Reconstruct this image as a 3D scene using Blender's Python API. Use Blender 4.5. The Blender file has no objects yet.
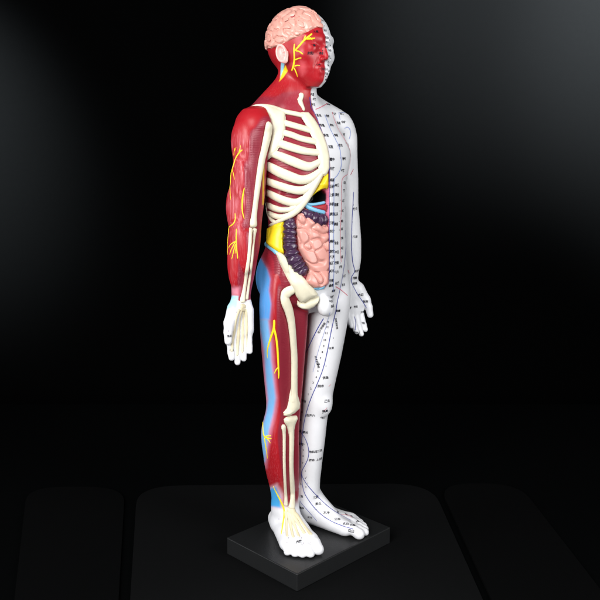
import bpy, math, random
import numpy as np
from mathutils import Vector

C = bpy.context.scene.collection
rng = np.random.default_rng(7)
random.seed(7)
ZB = 0.0345                      # thickness of the display block: the figure's feet stand at this height
PSI = math.radians(44.6)         # the figure is turned to its left, towards the right of the view
F, PITCH, CD, CH = 775.0, math.radians(9.4), 1.45, 0.711

# ------------------------------------------------------------------ camera
cam = bpy.data.cameras.new('camera'); cam.sensor_width = 36; cam.lens = 36 * F / 600
cam.clip_start = .01; cam.clip_end = 60
camo = bpy.data.objects.new('camera', cam); C.objects.link(camo)
camo.location = (0, -CD, CH + ZB); camo.rotation_euler = (math.pi / 2 - PITCH, 0, 0)
bpy.context.scene.camera = camo

# ------------------------------------------------------------------ world, lamps, exposure
w = bpy.data.worlds.new('World'); bpy.context.scene.world = w; w.use_nodes = True
w.node_tree.nodes['Background'].inputs[0].default_value = (.6, .75, 1, 1)
w.node_tree.nodes['Background'].inputs[1].default_value = .012
vs = bpy.context.scene.view_settings
vs.view_transform = 'Standard'; vs.look = 'None'; vs.exposure = 0; vs.gamma = 1

def aim(o, target):
    o.rotation_euler = (Vector(target) - Vector(o.location)).to_track_quat('-Z', 'Y').to_euler()
def softbox(name, loc, target, size, power, col=(1, 1, 1)):
    l = bpy.data.lights.new(name, 'AREA'); l.shape = 'RECTANGLE'; l.size, l.size_y = size
    l.energy = power; l.color = col
    o = bpy.data.objects.new(name, l); C.objects.link(o); o.location = loc; aim(o, target)
    return o
def spot(name, loc, target, angle, blend, power, col=(1, 1, 1)):
    l = bpy.data.lights.new(name, 'SPOT'); l.energy = power; l.spot_size = math.radians(angle); l.spot_blend = blend
    l.color = col; l.shadow_soft_size = .12
    o = bpy.data.objects.new(name, l); C.objects.link(o); o.location = loc; aim(o, target)
    return o
softbox('key_softbox', (-.85, -1.95, 1.5), (0, 0, .5), (1.3, 1.7), 90, (1, .985, .97))
softbox('fill_softbox', (1.6, -1.25, 1.0), (.05, 0, .5), (.8, 1.2), 35, (1, 1, 1))
softbox('added_side_fill', (-1.9, -.75, .9), (0, 0, .45), (.6, 1.4), 17, (.97, .98, 1))  # added lamp that lifts the dark hip and outer leg
spot('added_backdrop_glow_right', (1.5, .1, 2.3), (1.62, 1.75, 1.52), 56, 1, 7000, (.92, .97, 1))  # added lamp in place of the right-hand reflection on the backdrop
spot('added_backdrop_glow_middle', (.75, .1, 2.3), (.86, 1.75, 1.55), 50, 1, 3700, (.92, .97, 1))  # added lamp that widens the right-hand backdrop glow
spot('added_backdrop_glow_left', (-1.9, .5, 1.7), (-1.56, 1.75, .95), 50, 1, 2500, (.9, .97, 1))  # added lamp in place of the left-hand reflection on the backdrop
spot('added_table_fill', (-.5, -.85, 1.4), (-.03, -.62, 0), 40, 1, 115, (.96, .98, 1))  # added lamp to make the table lighter towards the front

# ------------------------------------------------------------------ distance fields (figure frame: x to its left, -y forward, z up from the soles)
def smin(a, b, k):
    h = np.maximum(k - np.abs(a - b), 0) / k
    return np.minimum(a, b) - h * h * k * .25
def smax(a, b, k): return -smin(-a, -b, k)
def sstep(a, b, x):
    t = np.clip((x - a) / (b - a), 0, 1); return t * t * (3 - 2 * t)

class Prim:
    def __init__(s, op, fn, lo, hi, k, group): s.op, s.fn, s.lo, s.hi, s.k, s.group = op, fn, np.array(lo), np.array(hi), k, group
def cone(a, b, ra, rb):
    a = np.array(a, float); b = np.array(b, float); ab = b - a; L2 = ab @ ab
    def fn(x, y, z):
        t = np.clip(((x - a[0]) * ab[0] + (y - a[1]) * ab[1] + (z - a[2]) * ab[2]) / L2, 0, 1)
        return np.sqrt((x - a[0] - t * ab[0])**2 + (y - a[1] - t * ab[1])**2 + (z - a[2] - t * ab[2])**2) - (ra + (rb - ra) * t)
    r = max(ra, rb)
    return fn, np.minimum(a, b) - r, np.maximum(a, b) + r
def ell(c, r, R=None):
    c = np.array(c, float); r = np.array(r, float)
    M = np.eye(3) if R is None else np.array(R, float)        # rows: the ellipsoid's axes
    def fn(x, y, z):
        dx, dy, dz = x - c[0], y - c[1], z - c[2]
        if R is None: p, q, s = dx, dy, dz
        else: p, q, s = [M[i][0] * dx + M[i][1] * dy + M[i][2] * dz for i in range(3)]
        k0 = np.sqrt((p / r[0])**2 + (q / r[1])**2 + (s / r[2])**2) + 1e-6
        k1 = np.sqrt((p / r[0]**2)**2 + (q / r[1]**2)**2 + (s / r[2]**2)**2) + 1e-6
        return k0 * (k0 - 1) / k1
    m = max(r) if R is not None else r
    return fn, c - m, c + m
def loft(rows, cut=None):
    R = np.array(sorted(rows), float); zz = np.linspace(R[0, 0], R[-1, 0], 500)
    cols = []
    for j in range(1, 5):                                    # smooth interpolation between the measured rows
        v = np.interp(zz, R[:, 0], R[:, j]); n = 27
        vp = np.pad(v, n, mode='reflect', reflect_type='odd'); kern = np.hanning(2 * n + 1); kern /= kern.sum()
        cols.append(np.convolve(vp, kern, 'valid'))
    def fn(x, y, z):
        cx, cy, a, b = [np.interp(z, zz, c) for c in cols]
        dx, dy = x - cx, y - cy
        k0 = np.sqrt((dx / a)**2 + (dy / b)**2) + 1e-6; k1 = np.sqrt((dx / a**2)**2 + (dy / b**2)**2) + 1e-6
        d = k0 * (k0 - 1) / k1
        if cut is not None: d = smax(d, -(dy + cut(z) * b) + 0 * x, .009)
        return np.maximum(d, np.maximum(R[0, 0] - z, z - R[-1, 0]))
    lo = [min(cols[0] - cols[2]), min(cols[1] - cols[3]), R[0, 0]]; hi = [max(cols[0] + cols[2]), max(cols[1] + cols[3]), R[-1, 0]]
    fn.cols = (zz, cols)
    return fn, np.array(lo), np.array(hi)
HOLE, CARVE = [1.0], [1.0]
P = []
def add(group, prim, k=.008, op='u'): P.append(Prim(op, prim[0], prim[1], prim[2], k, group))

# torso and neck: z, centre x, centre y, half width, half depth
add('torso', loft([(.452, 0, -.008, .030, .030), (.475, 0, -.010, .078, .054), (.50, 0, -.010, .092, .062), (.53, 0, -.013, .094, .064),
     (.56, 0, -.016, .089, .061), (.61, 0, -.020, .082, .056), (.66, 0, -.016, .085, .060), (.70, 0, -.013, .091, .064), (.73, 0, -.011, .095, .065),
     (.756, 0, -.008, .097, .062), (.785, 0, .000, .096, .055), (.805, 0, .004, .088, .048), (.825, 0, .006, .062, .036),
     (.845, 0, .005, .0345, .032), (.87, 0, .002, .0315, .031), (.90, 0, .001, .034, .035)]), .01)
for s in (-1, 1):
    add('torso', cone((s * .018, .012, .872 if s < 0 else .850), (s * .104, .004, .797), .019 if s < 0 else .017, .024), .02 if s < 0 else .014)
    add('torso', ell((s * .042, .018, .517), (.036, .036, .045)), .03)
add('torso', ell((.045, -.042, .742), (.034, .018, .030)), .022)
add('torso', ell((.060, .000, .812), (.045, .022, .018)), .02)
add('torso', ell((.095, -.002, .795), (.030, .028, .022)), .02)
add('torso', ell((-.006, -.069, .470), (.013, .013, .020)), .006)
add('torso', ell((.004, -.069, .466), (.010, .012, .019)), .005)
# arms
add('arm_r', loft([(.47, -.1475, -.002, .0165, .0135), (.493, -.146, 0, .0175, .0155), (.511, -.1430, 0, .0192, .0175), (.534, -.1415, 0, .0228, .022),
     (.557, -.1408, 0, .0262, .0255), (.581, -.1380, 0, .0292, .029), (.593, -.1360, 0, .029, .029), (.612, -.1340, 0, .0288, .0285),
     (.628, -.1318, 0, .0283, .0285), (.655, -.1283, 0, .0295, .030), (.674, -.1268, 0, .0305, .0315), (.697, -.1250, 0, .030, .031),
     (.731, -.1198, 0, .030, .0305), (.755, -.1165, 0, .032, .032), (.782, -.1135, .001, .0335, .033), (.80, -.110, .003, .029, .030), (.815, -.107, .004, .018, .02)],
     cut=lambda z: np.interp(z, [.49, .51, .70, .75, .78, .80], [.9, .72, .70, .76, .88, 1.3])), .010)
add('arm_l', loft([(.465, .1375, -.006, .0165, .0135), (.49, .1375, -.003, .0175, .0155), (.5075, .1372, 0, .0205, .019), (.534, .1366, 0, .0255, .025),
     (.577, .1318, 0, .0282, .028), (.6167, .1265, 0, .028, .028), (.648, .1205, 0, .0285, .029), (.695, .1185, 0, .029, .030),
     (.733, .1156, 0, .0288, .030), (.76, .1125, 0, .0305, .031), (.782, .111, .001, .0325, .032), (.80, .108, .003, .028, .029), (.815, .105, .004, .018, .02)]), .010)
add('arm_r', ell((-.107, .003, .796), (.030, .031, .021)), .012)
# muscle relief of the right arm
for c, r, ax in [((-.139, .002, .762), (.012, .022, .032), 0), ((-.150, -.004, .700), (.009, .016, .034), 0), ((-.150, .014, .650), (.010, .014, .032), 0),
                 ((-.157, -.006, .596), (.010, .016, .030), 0), ((-.163, -.002, .548), (.006, .012, .032), 0), ((-.148, -.022, .575), (.010, .008, .036), 0)]:
    add('arm_r', ell(c, r), .010)
# legs
add('leg_r', loft([(.014, -.015, .030, .019, .022), (.035, -.017, .025, .0235, .024), (.0695, -.019, .023, .0265, .026), (.092, -.022, .020, .0285, .028), (.12, -.0315, .0135, .0305, .033), (.138, -.0365, .011, .0322, .0345),
     (.1607, -.041, .008, .0333, .0365), (.1937, -.0465, .0055, .035, .038), (.2215, -.048, .005, .037, .038), (.2458, -.047, .001, .0355, .036),
     (.2614, -.0445, -.002, .033, .034), (.2794, -.0445, -.003, .0335, .034), (.3055, -.046, -.0055, .037, .036), (.3453, -.049, -.0085, .0405, .039),
     (.3787, -.051, -.0108, .043, .0415), (.4173, -.053, -.0135, .046, .0445), (.4554, -.055, -.016, .047, .046), (.48, -.056, -.017, .047, .046), (.50, -.057, -.018, .044, .044), (.53, -.058, -.018, .036, .036)],
     cut=lambda z: np.interp(z, [.07, .09, .2, .26, .33, .5, .53], [1.2, .72, .66, .6, .5, .48, .5])), .006)
add('leg_l', loft([(.014, .043, .022, .019, .022), (.035, .038, .016, .0235, .024), (.075, .0350, .0145, .0245, .0255), (.10, .0340, .0150, .0255, .0280), (.123, .033, .0135, .0268, .031), (.1454, .0325, .0127, .0276, .0335),
     (.1764, .0332, .0098, .0288, .035), (.2033, .0342, .0075, .030, .035), (.2278, .0355, .0044, .0295, .033),
     (.2435, .0375, .0010, .0298, .0315), (.2609, .0385, -.004, .0308, .032), (.2879, .0405, -.0057, .0335, .033), (.3277, .0455, -.0085, .0365, .036),
     (.3612, .0505, -.0108, .0385, .038), (.4013, .0535, -.0135, .0415, .041), (.4405, .0575, -.016, .043, .043), (.466, .058, -.018, .0445, .045), (.50, .056, -.018, .044, .044), (.53, .055, -.018, .036, .036)]), .010)
add('leg_l', ell((.040, -.030, .262), (.014, .010, .018)), .012)
# feet
def foot(group, heel, ang, side):
    dr = np.array([side * math.sin(ang), -math.cos(ang), 0]); lat = np.array([side * math.cos(ang), math.sin(ang), 0])
    def q(u, v, z): return np.array([heel[0], heel[1], 0]) + dr * u + lat * v + np.array([0, 0, z])
    add(group, cone(q(0, .002, .020), q(.02, 0, .024), .0205, .021), .012)
    add(group, cone(q(.022, -.002, .052), q(.07, -.012, .026), .0225, .017), .014)
    add(group, cone(q(.02, .008, .018), q(.095, .026, .013), .017, .0125), .012)
    add(group, cone(q(.05, -.014, .022), q(.105, -.022, .0155), .016, .0145), .012)
    add(group, cone(q(.06, .005, .020), q(.105, .006, .0135), .017, .0125), .012)
    add(group, cone(q(.0, -.003, .016), q(.10, -.016, .013), .0155, .0135), .010)
    for u, v, r, L in [(.1345, -.0235, .0112, .034), (.139, -.0055, .0082, .034), (.133, .008, .0078, .03), (.125, .0195, .0076, .027), (.114, .0300, .0074, .024)]:
        b = q(u - L, v * .96, .0145); m = q(u - L * .4, v, r * 1.35 + .0018); t = q(u, v + .0012, r * .92)
        add(group, cone(b, m, r * .95, r * .86), .006); add(group, cone(m, t, r * .86, r), .0035)
    add(group, (lambda x, y, z: z + 0 * x, np.array(q(.07, 0, 0)) - .12, np.array(q(.07, 0, 0)) + .12), .004, 'cutlow')
foot('foot_r', (-.013, .047), math.radians(20), -1)
foot('foot_l', (.045, .035), math.radians(17.5), 1)
# hands, palms turned forward
def hand(group, wrist, tip, n, side, spread):
    wv = np.array(wrist, float); d = np.array(tip, float) - wv; L = np.linalg.norm(d); d /= L
    n = np.array(n, float); n -= d * (n @ d); n /= np.linalg.norm(n)
    t = np.cross(d, n) * 1.0
    if t[0] * side < 0: t = -t
    k = L / .108
    def q(s, v, h): return wv + (d * s + t * v + n * h) * k
    mcp = [(.052, .0175), (.054, .006), (.052, -.0055), (.048, -.0165)]
    for s, v in mcp:
        add(group, cone(q(.0, v * .55, 0), q(s, v, 0), .0095, .0078), .007)
    add(group, cone(q(.012, .013, .006), q(.04, .018, .004), .011, .008), .008)
    add(group, cone(q(.012, -.012, .005), q(.042, -.016, .003), .009, .007), .008)
    for (s, v), ln, sp in zip(mcp, (.042, .0475, .043, .034), (1.05, .45, -.35, -1.05)):
        sp *= -.1 if side < 0 else .35
        a = q(s, v, 0); m = q(s + ln * .45, v + sp * .0012, .0012); e = q(s + ln * .76, v + sp * .0016, .0042); t_ = q(s + ln, v + sp * .0016, .0078)
        r = .0065 * k
        add(group, cone(a, m, r * 1.08, r), .0035); add(group, cone(m, e, r, r * .95), .002); add(group, cone(e, t_, r * .95, r * .82), .002)
    a = q(.010, .016, .006); m = q(.034, .016 + spread[0], .010); m2 = q(.050, .016 + spread[1], .011); e = q(.066, .016 + spread[2], .011)
    add(group, cone(a, m, .0115, .0092), .008); add(group, cone(m, m2, .0088, .0078), .004); add(group, cone(m2, e, .0078, .0066), .002)
hand('hand_r', (-.1475, -.002, .482), (-.1655, -.014, .3745), (-.25, -.95, .05), -1, (.010, .0115, .0105))
hand('hand_l', (.1375, -.004, .487), (.1355, -.026, .381), (-.12, -.98, .05), 1, (.012, .016, .0175))
# head
add('head', ell((0, .003, .940), (.0535, .0625, .058)), .01)
add('head', loft([(.8595, 0, -.034, .014, .013), (.8665, 0, -.0315, .021, .020), (.876, 0, -.0255, .0305, .0315), (.889, 0, -.0185, .0395, .0425), (.907, 0, -.013, .0435, .0490),
     (.925, 0, -.010, .0465, .0525), (.945, 0, -.008, .049, .053)]), .007)
add('head', cone((0, -.0590, .929), (0, -.0662, .9085), .0046, .0056), .005)
for s in (-1, 1):
    add('head', ell((s * .0085, -.0625, .9045), (.0052, .006, .0046)), .003)
    add('head', ell((s * .0195, -.0665, .9225), (.0140, .012, .0085)), .006, 's')
    add('head', ell((s * .0195, -.0520, .9225), (.0095, .0085, .0085)), .003)
    add('head', cone((s * .008, -.0590, .9385), (s * .031, -.047, .9405), .0048, .0042), .008)
    add('head', ell((s * .030, -.038, .913), (.012, .013, .011)), .014)
    add('head', cone((s * .0115, -.0575, .9262), (s * .0285, -.0535, .9262), .0018, .0014), .002)
    add('head', cone((s * .0115, -.0575, .9185), (s * .028, -.0530, .9180), .0018, .0014), .002)
    add('head', ell((s * .0050, -.0665, .9010), (.0022, .0030, .0016)), .001, 's')
    add('head', cone((s * .0125, -.0600, .9060), (s * .0180, -.0556, .8920), .0007, .0004), .005, 's')
add('head', cone((-.011, -.0585, .8895), (.011, -.0585, .8895), .0044, .0044), .004)
add('head', cone((-.009, -.0580, .8838), (.009, -.0580, .8838), .0046, .0046), .004)
add('head', cone((-.0125, -.0630, .8866), (.0125, -.0630, .8866), .0014, .0014), .0015, 's')
add('head', ell((0, -.0495, .8735), (.012, .0105, .009)), .010)
add('head', ell((.0535, .010, .920), (.006, .013, .019)), .006)

def ops(f, p, d):
    if p.op == 'u': return smin(f, d, p.k)
    if p.op == 's': return smax(f, -d, p.k)
    return np.where((d < .03), smax(f, -d, p.k), f)         # cutlow: flat soles
def carve(f, x, y, z):
    """the right half of the trunk is moulded open: ribs, belly and the hollow under the sternum lie lower than the skin"""
    fr = sstep(.012, -.012, y) * sstep(.000, -.003, x)
    belly = .0085 * sstep(.515, .535, z) * sstep(.700, .68, z) * sstep(-.088, -.070, x)
    chest = .0045 * sstep(.66, .68, z) * sstep(.83, .81, z)
    ho = ((x + .020) / .020)**2 + ((z - .666) / .013)**2
    hole = .030 * sstep(1.25, .75, ho)
    return f + CARVE[0] * fr * np.maximum(belly, chest) + fr * hole * sstep(.0, -.02, y) * HOLE[0]
def evalp(pts, groups=None):
    x, y, z = pts[:, 0], pts[:, 1], pts[:, 2]; f = np.full(len(pts), 1.0)
    for p in P:
        if groups is None or p.group in groups: f = ops(f, p, p.fn(x, y, z))
    if groups is None or 'torso' in groups: f = carve(f, x, y, z)
    return f
def grad(pts, groups=None, e=.0008):
    g = np.stack([evalp(pts + np.eye(3)[i] * e, groups) - evalp(pts - np.eye(3)[i] * e, groups) for i in range(3)], 1)
    return g / (np.linalg.norm(g, axis=1, keepdims=True) + 1e-9)

# ------------------------------------------------------------------ measured points of the photograph -> rays in the figure's frame
cs, sn = math.cos(PSI), math.sin(PSI)
CAM_L = np.array([sn * -CD, cs * -CD, CH])
def rays(px):
    px = np.asarray(px, float); X = (px[:, 0] - 300) / F; Y = (300 - px[:, 1]) / F
    d = np.stack([X, math.cos(PITCH) + Y * math.sin(PITCH), -math.sin(PITCH) + Y * math.cos(PITCH)], 1)
    d = np.stack([cs * d[:, 0] + sn * d[:, 1], -sn * d[:, 0] + cs * d[:, 1], d[:, 2]], 1)
    return d / np.linalg.norm(d, axis=1, keepdims=True)
def toimg(L):
    W = np.stack([cs * L[:, 0] - sn * L[:, 1], sn * L[:, 0] + cs * L[:, 1] + CD, L[:, 2] - CH], 1)
    Y = W[:, 1] * math.cos(PITCH) - W[:, 2] * math.sin(PITCH); Z = W[:, 1] * math.sin(PITCH) + W[:, 2] * math.cos(PITCH)
    return np.stack([300 + F * W[:, 0] / Y, 300 - F * Z / Y], 1)
def trace(px, groups=None):
    """where measured points lie on the modelled surface: position and normal"""
    d = rays(px); n = len(d); t = np.full(n, 1.12); best = np.full(n, 9.); bt = t.copy(); act = np.ones(n, bool)
    for _ in range(90):
        i = np.where(act)[0]
        if not len(i): break
        f = evalp(CAM_L + d[i] * t[i, None], groups)
        b = f < best[i]; best[i[b]] = f[b]; bt[i[b]] = t[i[b]]
        t[i] += np.clip(f * .75, .0002, .05); act[i] = (f > .00015) & (t[i] < 1.95)
    p = CAM_L + d * bt[:, None]
    for _ in range(3):
        g = grad(p, groups); p = p - g * evalp(p, groups)[:, None]
    return p, grad(p, groups)
def snap(p, groups=None, it=4):
    for _ in range(it): p = p - grad(p, groups) * evalp(p, groups)[:, None]
    return p

# ------------------------------------------------------------------ mesh output
def mesh_np(name, V, faces):
    """faces: (n,4) or (n,3) array, or a list of polygons"""
    m = bpy.data.meshes.new(name); V = np.asarray(V, np.float32); m.vertices.add(len(V)); m.vertices.foreach_set('co', V.ravel())
    if isinstance(faces, np.ndarray):
        k = faces.shape[1]; tot = np.full(len(faces), k, np.int32); idx = faces.astype(np.int32).ravel()
    else:
        tot = np.array([len(f) for f in faces], np.int32); idx = np.array([i for f in faces for i in f], np.int32)
    m.loops.add(len(idx)); m.loops.foreach_set('vertex_index', idx)
    m.polygons.add(len(tot)); st = np.zeros(len(tot), np.int32); st[1:] = np.cumsum(tot)[:-1]
    m.polygons.foreach_set('loop_start', st); m.polygons.foreach_set('loop_total', tot)
    m.update(calc_edges=True); m.validate()
    m.polygons.foreach_set('use_smooth', np.ones(len(m.polygons), bool)); m.update()
    return m
def obj(name, mesh, mat, parent=None, label=None):
    o = bpy.data.objects.new(name, mesh); C.objects.link(o)
    if mat: mesh.materials.append(mat)
    if parent: o.parent = parent
    if label: o['label'] = label
    return o
class MB:
    def __init__(s): s.V, s.F, s.n = [], [], 0
    def add(s, V, F_):
        s.V.append(np.asarray(V, float)); s.F += [[i + s.n for i in f] for f in F_]; s.n += len(V)
    def mesh(s, name): return mesh_np(name, np.concatenate(s.V), s.F)
UP = np.array([0, 0, ZB])                                  # figure frame -> block bottom

def surface_nets(fn_grid, lo, hi, h):
    lo = np.array(lo); n = np.ceil((np.array(hi) - lo) / h).astype(int) + 1
    ax = [(lo[i] + np.arange(n[i]) * h).astype(np.float32) for i in range(3)]
    f = fn_grid(ax)
    ins = f < 0
    c = np.zeros(tuple(n - 1), np.int8)
    for i in (0, 1):
        for j in (0, 1):
            for k in (0, 1): c += ins[i:n[0] - 1 + i, j:n[1] - 1 + j, k:n[2] - 1 + k]
    I, J, K = np.where((c > 0) & (c < 8))
    vid = np.full(tuple(n - 1), -1, np.int32); vid[I, J, K] = np.arange(len(I))
    s = np.zeros((len(I), 3)); cnt = np.zeros(len(I))
    corners = [(i, j, k) for i in (0, 1) for j in (0, 1) for k in (0, 1)]
    val = {q: f[I + q[0], J + q[1], K + q[2]] for q in corners}
    for q in corners:
        for a in range(3):
            if q[a] == 0:
                r = list(q); r[a] = 1; r = tuple(r); A, B = val[q], val[r]; m = (A < 0) != (B < 0)
                t = A / np.where(m, A - B, 1)
                for b in range(3): s[:, b] += m * (q[b] + (t if b == a else 0))
                cnt += m
    V = lo + (np.stack([I, J, K], 1) + s / cnt[:, None]) * h
    quads = []
    for a in range(3):
        b, cc = (a + 1) % 3, (a + 2) % 3
        A = np.moveaxis(ins, [a, b, cc], [0, 1, 2]); v = np.moveaxis(vid, [a, b, cc], [0, 1, 2])
        e = (A[:-1, 1:-1, 1:-1] != A[1:, 1:-1, 1:-1]); p, q, r = np.where(e); q += 1; r += 1
        Q = np.stack([v[p, q - 1, r - 1], v[p, q, r - 1], v[p, q, r], v[p, q - 1, r]], 1)
        fl = ~A[p, q, r]; Q[fl] = Q[fl][:, ::-1]; quads.append(Q)
    return V, np.concatenate(quads)
def body_grid(ax):
    n = [len(a) for a in ax]; f = np.full(n, .05, np.float32)
    for p in P:
        pad = p.k + .006; sl = []
        for i in range(3):
            a = np.searchsorted(ax[i], p.lo[i] - pad); b = np.searchsorted(ax[i], p.hi[i] + pad); sl.append(slice(a, b))
        if any(s.stop <= s.start for s in sl): continue
        X = ax[0][sl[0]][:, None, None]; Y = ax[1][sl[1]][None, :, None]; Z = ax[2][sl[2]][None, None, :]
        f[tuple(sl)] = ops(f[tuple(sl)], p, p.fn(X, Y, Z).astype(np.float32))
    X = ax[0][:, None, None]; Y = ax[1][None, :, None]
    k = slice(np.searchsorted(ax[2], .50), np.searchsorted(ax[2], .84)); i = slice(np.searchsorted(ax[0], -.098), np.searchsorted(ax[0], .001))
    f[i, :, k] = carve(f[i, :, k], X[i], Y, ax[2][k][None, None, :]).astype(np.float32)
    return f

# ------------------------------------------------------------------ paint
def srgb(r, g, b):
    c = np.array([r, g, b]) / 255.; return np.where(c <= .04045, c / 12.92, ((c + .055) / 1.055)**2.4)
RED, CRIM, WHITE, BONE = srgb(158, 24, 33), srgb(130, 34, 49), srgb(216, 217, 221), srgb(217, 211, 188)
BLUE, YEL, PURP, PINK = srgb(96, 166, 222), srgb(226, 198, 32), srgb(62, 40, 66), srgb(206, 146, 136)
BRAIN, SKYB = srgb(206, 150, 138), srgb(116, 176, 208)
def poly_sd(pts, poly):
    """signed distance to a closed outline (positive inside)"""
    poly = np.asarray(poly, float); d = np.full(len(pts), 1e9); ins = np.zeros(len(pts), bool); x, y = pts[:, 0], pts[:, 1]
    for a, b in zip(poly, np.roll(poly, -1, 0)):
        e = b - a; w_ = pts - a; t = np.clip((w_ @ e) / (e @ e + 1e-12), 0, 1)
        d = np.minimum(d, np.hypot(w_[:, 0] - t * e[0], w_[:, 1] - t * e[1]))
        cnd = (a[1] > y) != (b[1] > y)
        with np.errstate(all='ignore'): xs = (b[0] - a[0]) * (y - a[1]) / (b[1] - a[1]) + a[0]
        ins ^= cnd & (x < xs)
    return np.where(ins, d, -d)
GROUPS = ['torso', 'arm_r', 'arm_l', 'leg_r', 'leg_l', 'foot_r', 'foot_l', 'hand_r', 'hand_l', 'head']

# ------------------------------------------------------------------ materials
def mat(name, col, rough=.35, spec=.5, bump=None, noise=0.0, coat=0.0):
    m = bpy.data.materials.new(name); m.use_nodes = True; nt = m.node_tree; b = nt.nodes['Principled BSDF']
    b.inputs['Roughness'].default_value = rough; b.inputs['Specular IOR Level'].default_value = spec
    b.inputs['Coat Weight'].default_value = coat
    tc = nt.nodes.new('ShaderNodeTexCoord')
    n = nt.nodes.new('ShaderNodeTexNoise'); n.inputs['Scale'].default_value = 70; n.inputs['Detail'].default_value = 5
    nt.links.new(tc.outputs['Object'], n.inputs['Vector'])
    mx = nt.nodes.new('ShaderNodeMix'); mx.data_type = 'RGBA'; mx.inputs[6].default_value = (*[c * (1 - noise) for c in col], 1)
    mx.inputs[7].default_value = (*[min(1, c * (1 + noise)) for c in col], 1)
    nt.links.new(n.outputs['Fac'], mx.inputs[0]); nt.links.new(mx.outputs[2], b.inputs['Base Color'])
    if bump:
        bn = nt.nodes.new('ShaderNodeTexNoise'); bn.inputs['Scale'].default_value = bump[0]; bn.inputs['Detail'].default_value = 4
        nt.links.new(tc.outputs['Object'], bn.inputs['Vector'])
        bp = nt.nodes.new('ShaderNodeBump'); bp.inputs['Strength'].default_value = bump[1]; bp.inputs['Distance'].default_value = .002
        nt.links.new(bn.outputs['Fac'], bp.inputs['Height']); nt.links.new(bp.outputs['Normal'], b.inputs['Normal'])
    return m
M_BONE = mat('bone_paint', BONE, .42, .4, (110, .16), .13)
M_BRAIN = mat('brain_paint', BRAIN, .30, .5, (120, .12), .06)
M_PINK = mat('intestine_paint', PINK, .33, .5, (90, .12), .05)
M_PURP = mat('colon_paint', PURP, .28, .55, (120, .12), .10)
M_YEL = mat('fat_paint', YEL, .38, .45, (130, .18), .10)
M_NERVE = mat('nerve_paint', srgb(240, 216, 40), .4, .4, None, .06)
M_BLUE = mat('vessel_paint', SKYB, .36, .5, (120, .1), .08)
M_EAR = mat('ear_paint', srgb(218, 168, 162), .38, .5, (140, .08), .04)
M_TENDON = mat('tendon_paint', srgb(210, 199, 168), .42, .4, (200, .1), .05)
M_INKB = mat('blue_ink', srgb(52, 62, 150), .5, .2, None, .1)
M_INKL = mat('light_blue_ink', srgb(104, 128, 196), .5, .2, None, .1)
M_INKR = mat('red_ink', srgb(204, 92, 112), .5, .2, None, .1)
M_INKK = mat('black_ink', srgb(28, 28, 38), .5, .2, None, .1)
M_BLOCK = mat('black_block_paint', (.0080, .0086, .0091), .42, .45, (420, .12), .12)
M_CLOTH = mat('black_velvet', (.0007, .0009, .0010), .9, .02, (500, .3), .2)
M_MAT = mat('black_rubber', (.0017, .0019, .0021), .8, .08, (600, .25), .15)
M_MATD = mat('dull_black_rubber', (.0006, .0007, .0008), .85, .05, (600, .25), .15)
M_DROP = mat('black_backdrop_paper', (.0011, .00117, .00122), .95, .0, (40, .05), .06)

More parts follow.
